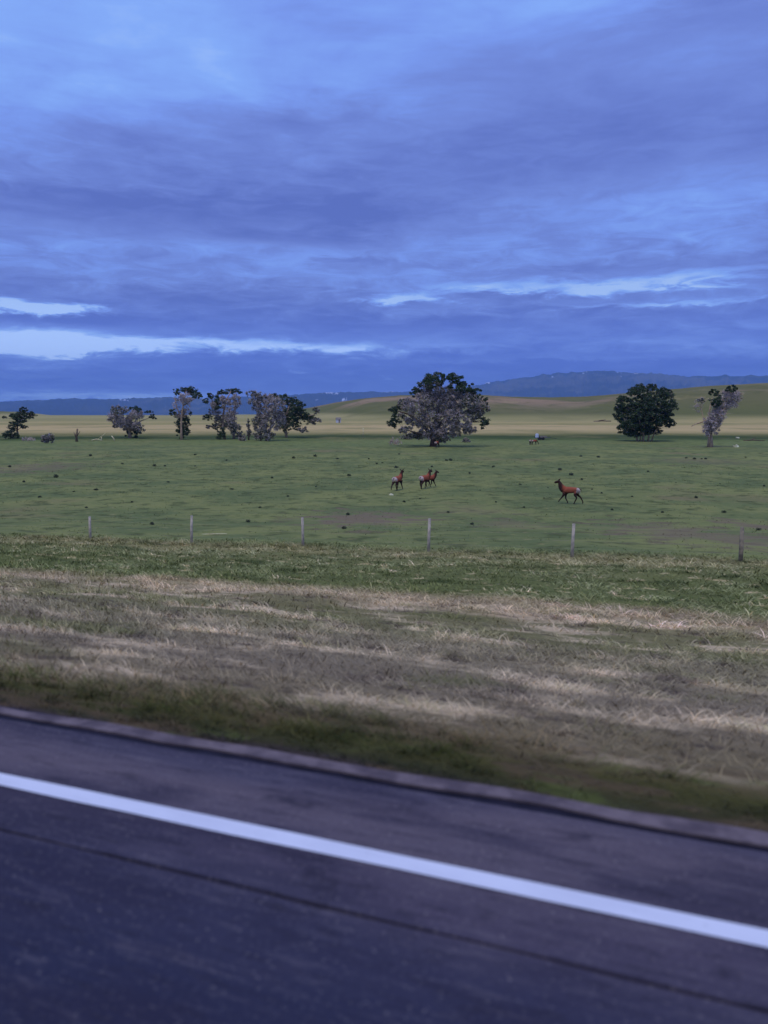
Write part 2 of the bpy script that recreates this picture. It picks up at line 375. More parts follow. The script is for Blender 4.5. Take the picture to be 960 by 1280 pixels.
def asphalt(name):
    m, N, b = mat(name, rough=0.85, spec=0.25)
    x, y, z = N.sep(N.n.new('ShaderNodeNewGeometry').outputs['Position'])
    u = N.add(N.mul(x, float(ND[0])), N.mul(y, float(ND[1]))); t = N.add(N.mul(x, float(RD[0])), N.mul(y, float(RD[1])))
    f = N.noise(N.vec(N.mul(t, 0.22), u, 0.0), 3.2, 5, 0.62, 0.3); k = N.noise(N.vec(N.mul(t, 0.30), u, 4.0), 1.3, 3, 0.5)
    uj = N.add(u, N.mul(N.sub(k, .5), .8)); uj = N.add(uj, N.mul(N.sub(f, .5), .25))
    # worn wheel track, pale joint side, clean shoulder
    c = N.ramp(N.lin(uj, 1.2, 3.0), [(0, A(28, 32, 66)), (.20, A(33, 37, 72)), (.42, A(42, 44, 78)), (.54, A(52, 52, 84)), (.64, A(60, 58, 90)), (.78, A(68, 66, 96)), (.9, A(74, 71, 100)), (1, A(58, 58, 90))])
    c = N.mix(N.smooth(f, 0.56, 0.38, 0, 0.60), c, A(32, 32, 62))
    c = N.mix(N.smooth(f, 0.58, 0.74, 0, 0.22), c, A(88, 84, 108))
    g = N.noise(N.vec(N.mul(t, 0.13), u, 0.0), 30.0, 5, 0.65)
    c = N.mix(N.smooth(g, 0.52, 0.70, 0, .22), c, A(98, 98, 130)); c = N.mix(N.smooth(g, 0.46, 0.34, 0, .5), c, A(30, 30, 52))
    h = N.noise(N.vec(N.mul(t, .6), u, 0.0), 75.0, 4, 0.75)
    c = N.mix(N.smooth(h, 0.58, 0.72, 0, 0.55), c, A(140, 140, 170)); c = N.mix(N.smooth(h, 0.44, 0.30, 0, 0.6), c, A(22, 22, 36))
    q = N.noise(N.vec(N.mul(t, .7), u, 9.0), 2.6, 4, 0.6, 0.5); c = N.mix(N.smooth(q, 0.60, 0.70, 0, .7), c, A(30, 30, 54))
    N.put(b.inputs['Base Color'], c)
    bn = N.n.new('ShaderNodeBump'); bn.inputs['Strength'].default_value = 0.6; bn.inputs['Distance'].default_value = 0.004
    N.l.new(h, bn.inputs['Height']); N.l.new(bn.outputs[0], b.inputs['Normal']); return m
m_lane = m_shoulder = asphalt('asphalt')
m_tar_shade = noisy('tar_with_groove_shade', A(16, 16, 34), A(26, 25, 48), 6, 0.6)  # dark tar tone also carries the shade down in the grooves
m_lip = noisy('pale_asphalt_lip', A(64, 61, 86), A(92, 88, 116), 5, 0.95, 0.3)
tag(link('road_base', strip(-7.32, 3.165, -0.022, skirt=0.25), m_tar_shade), 'dark tar base with groove shade in its colour, showing in the road joints', kind='structure')
tag(link('road', strip(-5.1, 2.132, 0.0, skirt=0.02, wob=0.010), m_lane), 'dark blue grey asphalt traffic lanes of the highway', kind='structure')
tag(link('road_shoulder', strip(2.151, 2.985, 0.0, skirt=0.02, wob=0.005), m_shoulder), 'lighter grey asphalt shoulder beyond the lane joint', kind='structure')
tag(link('road_edge', strip(3.062, 3.150, -0.010, skirt=0.011, wob=0.026), m_lip), 'pale ragged asphalt lip along the verge', kind='structure')
tag(link('far_shoulder', strip(-7.3, -5.12, 0.0, skirt=0.02, wob=0.01), m_shoulder), 'asphalt shoulder on the other side of the highway', kind='structure')
m_white, N, b = mat('road_paint_white', rough=0.7, spec=0.3)
x, y, z = N.sep(N.n.new('ShaderNodeNewGeometry').outputs['Position'])
u = N.add(N.mul(x, float(ND[0])), N.mul(y, float(ND[1]))); t = N.add(N.mul(x, float(RD[0])), N.mul(y, float(RD[1])))
f = N.noise(N.vec(N.mul(t, 0.5), u, 0.0), 60, 4, 0.7); f2 = N.noise(N.vec(N.mul(t, 0.3), u, 0.0), 7, 4, 0.6)
N.put(b.inputs['Base Color'], N.mix(N.smooth(f, 0.58, 0.78, 0, 0.6), N.mix(N.smooth(f2, 0.35, 0.7), (0.86, 0.86, 0.87, 1), (0.78, 0.78, 0.80, 1)), (0.34, 0.33, 0.35, 1)))
tag(link('edge_line', strip(2.414, 2.503, 0.004, wob=0.004), m_white), 'solid white edge line painted along the highway', kind='structure')
tag(link('far_edge_line', strip(-4.75, -4.63, 0.004, wob=0.004), m_white), 'white edge line on the far side of the highway', kind='structure')
m_yel = noisy('road_paint_yellow', (.65, .42, .06, 1), (.5, .33, .06, 1), 8, 0.7)
for a_ in (-1.36, -1.10): tag(link('centre_line', strip(a_, a_+.11, 0.004, wob=0.004), m_yel), 'solid yellow centre line of the highway', kind='structure')

# ------------------------------------------------------------------ mountains
TOP = [(-900, 500), (-300, 505), (-100, 503), (0, 503), (30, 501), (90, 498), (130, 499.5), (165, 498), (205, 496.5), (250, 498), (300, 496), (345, 496), (370, 494), (410, 491),
       (450, 490), (500, 490), (560, 489), (585, 485), (605, 480), (640, 475), (680, 469), (720, 466), (770, 465), (820, 468), (860, 471.5), (900, 470), (930, 471), (960, 469.5), (1100, 474), (1500, 470), (2200, 485)]
maz, mel = [], []
for px, py in TOP: a_, e_ = azel(px, py); maz.append(a_); mel.append(math.tan(e_))
azs = np.radians(np.arange(-58, 62, 0.06)); ds = np.linspace(8800, 14500, 80)
DD, AZ = np.meshgrid(ds, azs, indexing='ij')
crest = 12200 + 900*np.sin(AZ*7) 
crest = np.minimum(crest, 13200)
top = np.interp(AZ, maz, mel)*crest + CAMZ
fr = (DD - 8800)/(crest - 8800)
prof = np.where(fr < 1, sst(fr)**0.85, 1 - 0.9*sst((DD - crest)/1600))
rdg = 1 - np.abs(fbm(AZ*55 + 3, DD/1500, 5)*2 - .95)
amp = 95*np.clip(fr*(1-fr)*4, 0, 1)*(fr < 1)*(0.35 + 0.9*np.clip(np.interp(AZ, maz, mel)/.045, 0, 1))
Zm = -110 + (top + 110)*prof + (rdg - .72)*amp*2.0 + (fbm(AZ*220, DD*0 + 3, 3) - .45)*26*(prof > .9)
Vm = np.stack([DD*np.sin(AZ), DD*np.cos(AZ), Zm], -1).reshape(-1, 3)
im = np.arange(Zm.size).reshape(Zm.shape); Fm = np.stack([im[:-1, :-1], im[:-1, 1:], im[1:, 1:], im[1:, :-1]], -1).reshape(-1, 4)
me = np_mesh('mountains', Vm, Fm[:, ::-1], True)
snow = np.zeros(Zm.shape, dtype=np.float32)
for px, hw, lo, hi_ in ((156, 9, .80, .93), (412, 16, .90, 1.0), (395, 6, .76, .79), (608, 6, .88, 1.0), (690, 6, .87, .92), (772, 5, .90, .99), (798, 9, .93, 1.0), (484, 12, .93, 1.0), (730, 4, .95, 1.0), (430, 5, .6, .68)):
    a0 = azel(px, 490)[0]
    m_ = np.clip(1.3 - np.abs((AZ - a0)*FPX/(hw*.8)), 0, 1)*(prof > lo)*(prof < hi_)*(fr < 1)*(fbm(AZ*500, DD/160, 3) > .47)
    snow = np.maximum(snow, m_)
ca = me.attributes.new('snow', 'FLOAT', 'POINT'); ca.data.foreach_set('value', snow.ravel().astype(np.float32))
m_mtn, N, b = mat('mountain_slopes', rough=0.95, spec=0.0)
pos = N.n.new('ShaderNodeNewGeometry').outputs['Position']
x, y, z = N.sep(pos)
f1 = N.noise(N.vec(x, y, N.mul(z, 3)), 0.0011, 6, 0.6, 0.4); f2 = N.noise(pos, 0.004, 5, 0.6)
c = N.mix(N.smooth(f1, 0.44, 0.60), (0.022, 0.036, 0.030, 1), (0.13, 0.12, 0.075, 1)); c = N.mix(N.smooth(f2, 0.55, 0.7, 0, .4), c, (0.03, 0.045, 0.035, 1))
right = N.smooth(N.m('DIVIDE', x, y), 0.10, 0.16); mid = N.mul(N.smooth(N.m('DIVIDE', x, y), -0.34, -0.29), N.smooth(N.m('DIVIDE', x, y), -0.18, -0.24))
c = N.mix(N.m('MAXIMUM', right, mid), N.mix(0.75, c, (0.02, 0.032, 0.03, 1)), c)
at = N.n.new('ShaderNodeAttribute'); at.attribute_name = 'snow'
c = N.mix(N.smooth(at.outputs['Fac'], 0.2, 0.7), c, (0.85, 0.87, 0.9, 1)); N.put(b.inputs['Base Color'], c)
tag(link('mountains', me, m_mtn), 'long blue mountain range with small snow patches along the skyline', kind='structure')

# ------------------------------------------------------------------ haze
bm_ = MB(); bm_.box((0, 0, 0), (17600, 17600, 480)); m_hz = bpy.data.materials.new('air'); m_hz.use_nodes = True
N = NT(m_hz.node_tree); N.n.clear(); pv = N.n.new('ShaderNodeVolumePrincipled'); out = N.n.new('ShaderNodeOutputMaterial')
pv.inputs['Color'].default_value = (0.32, 0.54, 1.0, 1); pv.inputs['Density'].default_value = 8.5e-5; pv.inputs['Anisotropy'].default_value = 0.0
N.l.new(pv.outputs[0], out.inputs['Volume'])
HZ_TOP = float(Zm.max()) + 40; HZ_BOT = min(float(Zm.min()), float(Z.min())) - 1.5
hz = link('haze', bm_.mesh('haze'), m_hz); hz.location = (0, 0, (HZ_TOP + HZ_BOT)/2); hz.scale = (1, 1, (HZ_TOP - HZ_BOT)/960.0)
tag(hz, 'thin blue evening air between the road and the mountains', 'haze', kind='stuff')

# ------------------------------------------------------------------ grass
def blademesh(name, label, x, y, h, w, lean, a, tint, root=0.01):
    """one bent blade each: direction a, lean 0..1, RGB tint"""
    n = len(x); z = terrain(x, y) - root
    ox, oy = np.cos(a)*lean*h, np.sin(a)*lean*h; b2 = a + 1.57 + np.random.normal(size=n)*.5
    wx, wy = np.cos(b2)*w*.5, np.sin(b2)*w*.5; up = h*np.sqrt(np.clip(1 - lean**2, .08, 1))
    V = np.zeros((n, 5, 3))
    V[:, 0] = np.stack([x-wx, y-wy, z], -1); V[:, 1] = np.stack([x+wx, y+wy, z], -1)
    V[:, 2] = np.stack([x+wx*.8+ox*.38, y+wy*.8+oy*.38, z+up*.62], -1); V[:, 3] = np.stack([x-wx*.8+ox*.38, y-wy*.8+oy*.38, z+up*.62], -1)
    V[:, 4] = np.stack([x+ox, y+oy, z+up*.95], -1)
    b_ = np.arange(n)*5
    F = np.concatenate([np.stack([b_, b_+1, b_+2], -1), np.stack([b_, b_+2, b_+3], -1), np.stack([b_+3, b_+2, b_+4], -1)])
    me = np_mesh(name, V.reshape(-1, 3), F, True)
    at = me.attributes.new('tint', 'FLOAT_COLOR', 'POINT')
    C = np.ones((n, 5, 4), dtype=np.float32); C[..., :3] = tint[:, None, :]; at.data.foreach_set('color', C.ravel())
    return tag(link(name, me, m_blade), label, 'grass', kind='stuff')
def scatter(n, u0, u1, t0, t1, p=1.0):
    u = u0 + (u1-u0)*np.random.rand(n)**p; t = t0 + (t1-t0)*np.random.rand(n)
    x = u*ND[0] + t*RD[0]; y = u*ND[1] + t*RD[1]; m = (np.abs(x) < 0.60*np.abs(y) + 2.0)*(y > 2)
    return u[m], t[m]
def xy(u, t): return u*ND[0] + t*RD[0], u*ND[1] + t*RD[1]
COOL = np.array([.90, .94, 1.02])
def rdir(n): return math.atan2(RD[1], RD[0]) + math.pi*(np.random.rand(n) < .5) + np.random.normal(size=n)*.55
def carpet(name, label, n, u0, u1, t0, t1, hf, wf, lean, lo, hi, p=1.0, keep=None):
    u, t = scatter(n, u0, u1, t0, t1, p)
    if keep is not None: k = keep(u, t); u, t = u[k], t[k]
    n = len(u); x, y = xy(u, t)
    tv = (lo + (hi-lo)*np.random.rand(n)**1.2)[:, None]*COOL
    return blademesh(name, label, x, y, hf(u, t)*(.5+np.random.rand(n)), wf(u)*(.6+.8*np.random.rand(n)), np.clip(lean*(.6+.5*np.random.rand(n)), 0, .97), rdir(n), tv)
def tufts(name, label, n, u0, u1, t0, t1, per, size, hf, wf, tints, keep=None, p=1.0, along=2.0):
    """tussocks drawn out along the verge, blades splaying outwards from each"""
    u, t = scatter(n, u0, u1, t0, t1, p)
    if keep is not None: k = keep(u, t); u, t = u[k], t[k]
    n = len(u); sz = size(u)*(.5 + 1.1*np.random.rand(n)); ti = np.array(tints)[np.random.randint(0, len(tints), n)]*(.85+.3*np.random.rand(n))[:, None]
    g = np.repeat(np.arange(n), per); m = len(g); d = np.random.normal(size=(m, 2))*.5
    U = u[g] + d[:, 0]*sz[g]; Tt = t[g] + d[:, 1]*sz[g]*along; x, y = xy(U, Tt)
    dx = ND[0]*d[:, 0] + RD[0]*d[:, 1]; dy = ND[1]*d[:, 0] + RD[1]*d[:, 1]
    a = rdir(m); r = np.hypot(d[:, 0], d[:, 1])
    lean = np.clip(.60 + .35*r + .25*np.random.rand(m), 0, .97)
    fall = np.clip(1.15 - .45*r, .35, 1)
    return blademesh(name, label, x, y, hf(U)*(sz[g]/size(u)[g])**.5*fall*(.6+.6*np.random.rand(m)), wf(U)*(.6+.8*np.random.rand(m)), lean, a, ti[g]*(.8+.4*np.random.rand(m))[:, None]*COOL)
cl1 = lambda u, t: fbm(u*1.3 + 7, t*.45, 3)
carpet('near_verge_grass', 'short dry grey brown grass on the near verge', 70000, 3.17, 10, -10, 12, lambda u, t: np.interp(u, [3.17, 3.5, 5, 10], [.035, .09, .11, .13])*(.4+1.3*cl1(u, t)), lambda u: np.interp(u, [3, 10], [.006, .014]), 1.05, .95, 1.75)
carpet('far_verge_grass', 'short green and straw grass below the fence line', 80000, 10, 27, -20, 32, lambda u, t: .13*(.4+1.3*cl1(u, t)), lambda u: np.interp(u, [9, 27], [.015, .035]), 1.0, .95, 1.8)
carpet('pasture_grass', 'short grazed green grass of the pasture', 90000, 26.5, 110, -60, 90, lambda u, t: .08 + 0*u, lambda u: np.interp(u, [27, 110], [.03, .11]), .9, .85, 1.5, p=1.2, keep=lambda u, t: fbm(u*.4, t*.4, 3) > .44)
tufts('dry_tussocks', 'bleached and dark tussocks scattered over the dry verge', 2600, 3.9, 15.5, -14, 20, 64, lambda u: np.interp(u, [4, 15], [.11, .26]), lambda u: np.interp(u, [3.9, 15], [.13, .22]), lambda u: np.interp(u, [4, 15], [.005, .012]),
      [(2.1, 2.1, 2.1), (1.7, 1.72, 1.7), (1.0, .98, 1.0), (1.5, 1.48, 1.35), (.85, .85, .82), (1.1, 1.2, .9), (2.6, 2.5, 2.5)], keep=lambda u, t: cl1(u*.6, t*.6) > .40)
tufts('verge_edge_tufts', 'green and brown tufts creeping over the road edge', 1100, 3.13, 4.3, -9, 9, 34, lambda u: .08 + 0*u, lambda u: np.interp(u, [3.1, 3.4, 4.2], [.05, .11, .19]), lambda u: .006 + 0*u,
      [(.8, .95, .65), (1.35, 1.25, 1.1), (.55, .66, .5), (.7, .82, .6)], keep=lambda u, t: fbm(u*2, t*.8, 3) > .42)
tufts('fence_line_grass', 'pale grass grown up along the foot of the fence', 420, 24.9, 26.2, -20, 32, 40, lambda u: .22 + 0*u, lambda u: .30 + 0*u, lambda u: .016 + 0*u, [(1.4, 1.35, 1.4), (1.7, 1.6, 1.7), (1.0, 1.05, .85)], along=1.6)
tufts('green_tussocks', 'dark green grass clumps in the ditch below the fence', 900, 15, 27, -20, 32, 50, lambda u: .34 + 0*u, lambda u: .19 + 0*u, lambda u: .020 + 0*u, [(1.05, 1.08, .92), (1.3, 1.33, 1.15), (.70, .76, .64), (2.0, 1.9, 1.85)], along=2.2)
tufts('pale_tussocks', 'bleached straw tussocks standing out of the green ditch', 800, 12.5, 26, -20, 32, 54, lambda u: .30 + 0*u, lambda u: .24 + 0*u, lambda u: .017 + 0*u, [(2.6, 2.4, 2.9), (2.2, 2.05, 2.4), (3.1, 2.85, 3.5)], keep=lambda u, t: fbm(u*.35 + 41, t*.22 + 5, 3) > .42, along=1.8)

# ------------------------------------------------------------------ fence
m_post = noisy('weathered_post', A(112, 114, 138), A(150, 150, 172), 6, 0.8, 0.1, stretch=(3, 3, 1))
m_postd = noisy('dark_post', A(84, 84, 94), A(116, 114, 124), 6, 0.9, 0.1)
m_wire = noisy('galvanised_wire', A(110, 112, 130), A(120, 122, 142), 4, 0.5)
UF = 25.5
fence = thing('wire_fence', 'wire fence of slim pale posts running along the roadside pasture', 'fence', P(UF, 9.0, 0))
fz0 = tz(*P(UF, 9.0)[:2]); fence.location.z = fz0
fl = Vector(fence.location)
posts = []
for i, (px, yb, yt) in enumerate(((-260, 0, 0), (-130, 0, 0), (-4, 0, 0), (111, 673, 646), (238, 677, 642), (378, 683, 647), (536, 692, 650), (717, 699, 657), (930, 700, 655), (1190, 0, 0), (1500, 0, 0))):
    r = (px - 480)/FPX*0.99*1.02; t = UF*(ND[1] and (0.3256 - 0.9455*r)/(0.9455 + 0.3256*r))
    x, y, _ = P(UF, t); z = tz(x, y); posts.append((x, y, z, px))
    if yb:
        s = mpp(Vector((x, y, z))); hgt = (yb - yt)*s
    else: hgt = 1.15
    hgt = max(1.0, hgt)
    mb = MB(); ln = Vector((random.uniform(-.05, .05), random.uniform(-.04, .04), 0))
    wood = px == 930
    rr = 0.066 if wood else 0.056
    mb.tube([(0, 0, -.3), ln*.3 + Vector((0, 0, hgt*.4)), ln + Vector((0, 0, hgt))], [rr, rr*.97, rr*.88], 9, lump=.12)
    o = link('post', mb.mesh('post', True), m_postd if wood else m_post, fence, Vector((x, y, z)) - fl)
    if wood: o['label'] = 'darker thicker wooden post'
    posts[-1] = posts[-1] + (hgt,)
for k, fr_ in enumerate((.28, .52, .74, .94)):
    mb = MB()
    for (a, b2) in zip(posts[:-1], posts[1:]):
        pa = Vector((a[0], a[1], a[2] + 1.1*fr_)) - fl; pb = Vector((b2[0], b2[1], b2[2] + 1.1*fr_)) - fl
        off = Vector((-ND[0], -ND[1], 0))*0.06
        mb.tube([pa+off, (pa+pb)/2 + off + Vector((0, 0, -.012)), pb+off], .0018, 3, cap=False)
    link('wire', mb.mesh('wire'), m_wire, fence)

# ------------------------------------------------------------------ trees
m_bark = noisy('bark', A(58, 50, 56), A(92, 80, 86), 2.0, 0.95, 0.3, stretch=(3, 3, .6))
m_barkp = noisy('bleached_bark', A(112, 100, 112), A(150, 138, 148), 2.0, 0.95, 0.3, stretch=(3, 3, .6))
m_twig = noisy('dead_twigs', A(120, 108, 124), A(182, 166, 186), 0.8, 0.95)
m_with = noisy('withered_leaves', (.36, .30, .30, 1), (.82, .70, .68, 1), 1.0, 0.9)
m_leaf = noisy('dark_leaves', (0.028, 0.052, 0.020, 1), (0.085, 0.13, 0.050, 1), 0.8, 0.75)
m_leafl = noisy('leaves', (0.030, 0.055, 0.020, 1), (0.085, 0.12, 0.050, 1), 0.6, 0.75)
m_brush = noisy('grey_brush', A(70, 66, 70), A(104, 96, 100), 1.0, 0.95)
def leafmesh(name, C, S):
    """one small folded leaf spray per centre: two triangles each"""
    n = len(C); d = np.random.normal(size=(n, 3)); d /= np.linalg.norm(d, axis=1)[:, None]
    e = np.cross(d, np.random.normal(size=(n, 3))); e /= np.linalg.norm(e, axis=1)[:, None]
    S = S[:, None]; f = np.cross(d, e)
    V = np.stack([C - d*S, C + e*S*.55 + f*S*.2, C + d*S, C - e*S*.55 + f*S*.2], 1).reshape(-1, 3)
    b_ = np.arange(n)*4; F = np.stack([b_, b_+1, b_+2, b_+3], -1); return np_mesh(name, V, F)
def stickmesh(name, A0, B0, W):
    """thin three-sided twigs from A0 to B0"""
    n = len(A0); d = B0 - A0; d /= (np.linalg.norm(d, axis=1)[:, None] + 1e-6)
    e = np.cross(d, np.random.normal(size=(n, 3))); e /= (np.linalg.norm(e, axis=1)[:, None] + 1e-6); f = np.cross(d, e)
    W = W[:, None]; v = [A0 + e*W, A0 - e*W*.5 + f*W*.87, A0 - e*W*.5 - f*W*.87, B0]
    V = np.stack(v, 1).reshape(-1, 3); b_ = np.arange(n)*4
    F = np.concatenate([np.stack([b_, b_+1, b_+3], -1), np.stack([b_+1, b_+2, b_+3], -1), np.stack([b_+2, b_, b_+3], -1)]); return np_mesh(name, V, F)
def rnd_ball(n, shell=.33):
    d = np.random.normal(size=(n, 3)); d /= np.linalg.norm(d, axis=1)[:, None]
    return d*(np.random.rand(n)[:, None]**shell)
def tree(name, label, base, lobes, trunks, dens=1.0, pale_bark=False, leaf=None, cat='tree', depth=.55, limbs=True, group=None, mixd=.22, grow=1.22):
    lobes = [(a, b, c*grow, d*(1 + (grow-1)*.8), k) for a, b, c, d, k in lobes]
    b0 = hit(*base); s = mpp(b0)
    T = thing(name, label, cat, b0, group=group)
    def loc(px, py, dy=0.0): return Vector(((px - base[0])*s, dy, (base[1] - py)*s/CS**0))
    xs = [l[0] for l in lobes]; x0, x1 = min(l[0]-l[2] for l in lobes), max(l[0]+l[2] for l in lobes)
    hw = (x1-x0)/2*s; xc = (x0+x1)/2
    LC, LS, TA, TB, TW, WC = [], [], [], [], [], []
    mb = MB(); cents = []
    for (cx, cy, rx, ry, kind) in lobes:
        q = math.sqrt(max(0.0, 1 - ((cx-xc)*s/hw)**2)); dyo = random.uniform(-1, 1)*depth*hw*q
        if kind == 'd' : dyo = -abs(dyo)*0.8
        c = loc(cx, cy, dyo); rad = np.array([rx*s, (rx+ry)*.5*s, ry*s]); c_ = np.array(c); cents.append((c, rad))
        vol = rad[0]*rad[1]*rad[2]; area = (vol**(2/3.))
        # sub-clumps
        ncl = int(12 + area*9)
        cc = rnd_ball(ncl, .36)*rad*0.90 + c_; cr = (0.30 + .34*np.random.rand(ncl))*np.clip(vol**(1/3.)*.5, .3, .9)
        nl = int(area*820*dens) + 120; nt = int(area*300*dens) + 60
        gl = {'g': 1.0, 'm': .5, 'd': mixd, 's': 0.0}[kind]; gt = {'g': .10, 'm': .6, 'd': 1.0, 's': .45}[kind]
        n1 = int(nl*gl); k = np.random.randint(0, ncl, n1)
        LC.append(cc[k] + rnd_ball(n1, .5)*cr[k][:, None]*np.array([1.1, 1.1, .75])); LS.append(.075 + .085*np.random.rand(n1))
        n3 = int(nl*{'g': .03, 'm': .34, 'd': .62, 's': .12}[kind]); k = np.random.randint(0, ncl, n3); WC.append(cc[k] + rnd_ball(n3, .35)*cr[k][:, None]*1.05)
        n2 = int(nt*gt*.55); k = np.random.randint(0, ncl, n2)
        a0 = cc[k] + rnd_ball(n2, .7)*cr[k][:, None]*.6
        dirv = (a0 - c_)/ (np.linalg.norm(a0 - c_, axis=1)[:, None]+1e-6)*.5 + np.random.normal(size=(n2, 3))*.55 + np.array([0, 0, .22])
        TA.append(a0); TB.append(a0 + dirv*(0.22 + .42*np.random.rand(n2))[:, None]); TW.append(.020 + .034*np.random.rand(n2)**2)
    tips = []
    for (pts, w0, w1) in trunks:
        P3 = [loc(px, py, random.uniform(-.2, .2) if i else 0) for i, (px, py) in enumerate(pts)]
        P3[0].z -= .25; rr = [w0*s + (w1-w0)*s*(i/(len(P3)-1)) for i in range(len(P3))]; rr[0] *= 1.25
        mb.tube(P3, rr, 9, lump=.22); tips += [(p, r) for p, r in zip(P3[1:], rr[1:])]
    if limbs:
        for c, rad in cents:
            p, r = min(tips, key=lambda q: (q[0]-c).length + (4 if q[0].z > c.z else 0)*.5)
            mid = (p + c)/2 + Vector((random.uniform(-.3, .3), random.uniform(-.3, .3), random.uniform(-.2, .5)))
            r0 = min(r*.5, .04 + .022*(c-p).length); mb.tube([p, mid, c], [r0, r0*.7, r0*.35], 6, lump=.2)
            for j in range(5):
                e = c + Vector(tuple(rnd_ball(1, .3)[0]*rad*.95)); m2 = (c*.6 + e*.4) + Vector((0, 0, -.1))
                mb.tube([mid*.3 + c*.7, m2, e], [r0*.4, r0*.3, .012], 5)
    link('trunk', mb.mesh('trunk', True), m_barkp if pale_bark else m_bark, T)
    if sum(len(a) for a in LC): link('crown', leafmesh('crown', np.concatenate(LC), np.concatenate(LS)), leaf or m_leaf, T)['kind'] = 'stuff'
    if sum(len(a) for a in WC):
        c3 = np.concatenate(WC); link('withered_foliage', leafmesh('withered_foliage', c3, .06 + .07*np.random.rand(len(c3))), m_with, T)['kind'] = 'stuff'
    if sum(len(a) for a in TA): link('dead_branches', stickmesh('dead_branches', np.concatenate(TA), np.concatenate(TB), np.concatenate(TW)), m_twig, T)['kind'] = 'stuff'
    return T
TG = 'trees scattered across the far edge of the pasture'
tree('broadleaf_tree', 'small dark green tree with uneven lopsided crown at the far left edge', (24, 548),
     [(18, 543, 10, 6, 'g'), (22, 532, 8, 6, 'g'), (24, 522, 9, 6, 'g'), (15, 521, 5, 3.5, 'g'), (31, 513, 5, 4, 'g'), (38, 519, 6, 4.5, 'g'), (31, 524, 8, 5, 'g'), (33, 533, 5, 2.5, 'g'), (9, 522, 3, 2, 'g'), (26, 516, 6, 3, 'g')],
     [([(23, 548), (22, 538), (24, 526), (27, 517)], 1.3, .5)], leaf=m_leafl, group=TG)
tree('broadleaf_tree', 'broad low half dead tree left of the tall flat topped tree', (163, 548),
     [(147, 523, 9, 6, 'd'), (156, 513, 10, 5, 'm'), (168, 513, 10, 4.5, 'g'), (176, 519, 8, 6, 'd'), (160, 526, 11, 8, 'd'), (163, 541, 9, 8, 'g'), (157, 535, 7, 6, 'm'), (178, 536, 6, 5, 'm'),
      (192, 521, 5, 3, 'g'), (186, 515, 5, 2, 'g'), (138, 519, 3, 3, 's'), (170, 530, 8, 6, 'd'), (150, 531, 6, 5, 'd')],
     [([(163, 549), (162, 538), (163, 526), (168, 516)], 1.8, .6), ([(163, 540), (154, 527), (146, 520)], 1.0, .4), ([(163, 538), (176, 527), (191, 521)], 1.0, .35)], pale_bark=True, group=TG)
tree('broadleaf_tree', 'tall narrow tree with flat green top over bare pale upper limbs', (227, 550),
     [(235, 488, 13, 3.5, 'g'), (224, 491, 4, 4, 'g'), (250, 496, 6, 4, 'g'), (233, 499, 9, 7, 'd'), (222, 506, 4, 9, 's'), (236, 511, 5, 6, 's'), (226, 519, 8, 7, 'm'), (227, 529, 9, 9, 'g'), (227, 541, 8, 7, 'g'),
      (219, 516, 4, 5, 'g'), (240, 518, 2, 3, 'g'), (243, 492, 8, 3, 'g')],
     [([(227, 551), (227, 538), (228, 522), (231, 506), (235, 491)], 1.6, .6), ([(228, 524), (222, 508), (221, 498)], .8, .3), ([(231, 506), (243, 500), (250, 495)], .7, .3)], pale_bark=True, group=TG, mixd=.05)
tree('broadleaf_tree', 'tall ragged half dead tree left of the slim snag with two leafy tops', (280, 549),
     [(290, 490, 12, 3.5, 'g'), (277, 491, 5, 4, 'g'), (266, 495, 5, 4, 'g'), (260, 501, 4, 4, 'g'), (282, 503, 7, 9, 'd'), (296, 502, 7, 9, 'd'), (270, 511, 7, 9, 'd'), (276, 504, 3, 10, 'g'), (262, 521, 6, 4, 'g'),
      (290, 520, 8, 9, 'd'), (275, 526, 10, 9, 'm'), (279, 541, 6, 8, 'g'), (296, 537, 7, 9, 'm'), (262, 533, 3, 3, 'm'), (268, 533, 5, 4, 'g'), (300, 545, 5, 4, 'm'), (290, 530, 7, 7, 'm')],
     [([(281, 550), (279, 535), (280, 518), (283, 502), (290, 491)], 1.8, .6), ([(280, 530), (269, 510), (266, 497)], 1.0, .4), ([(292, 550), (293, 532), (295, 513), (297, 500)], 1.3, .4)], pale_bark=True, group=TG)
tree('bare_snag', 'slim leaning bare snag between the two ragged tree clumps', (311, 550),
     [(311, 530, 2.2, 6, 'm'), (311, 541, 2.6, 7, 'm')], [([(311, 551), (311, 540), (311.5, 525)], .9, .3)], group=TG, cat='tree')
tree('broadleaf_tree', 'wide mauve grey dying tree clump left of the green bushy tree', (334, 551),
     [(320, 493, 9, 3, 'm'), (321, 500, 8, 7, 'd'), (336, 498, 9, 5, 'd'), (348, 495, 10, 3, 'g'), (330, 511, 12, 11, 'd'), (346, 509, 11, 12, 'd'), (323, 529, 7, 12, 'm'), (340, 527, 11, 13, 'd'), (324, 544, 7, 6, 'm'), (339, 544, 7, 6, 'm'),
      (332, 536, 8, 9, 'm'), (352, 524, 6, 9, 'd')],
     [([(333, 552), (333, 538), (332, 520), (326, 502)], 1.5, .5), ([(326, 551), (325, 535), (322, 515)], 1.0, .4), ([(334, 545), (343, 525), (347, 505)], 1.3, .5)], pale_bark=True, group=TG, mixd=.30)
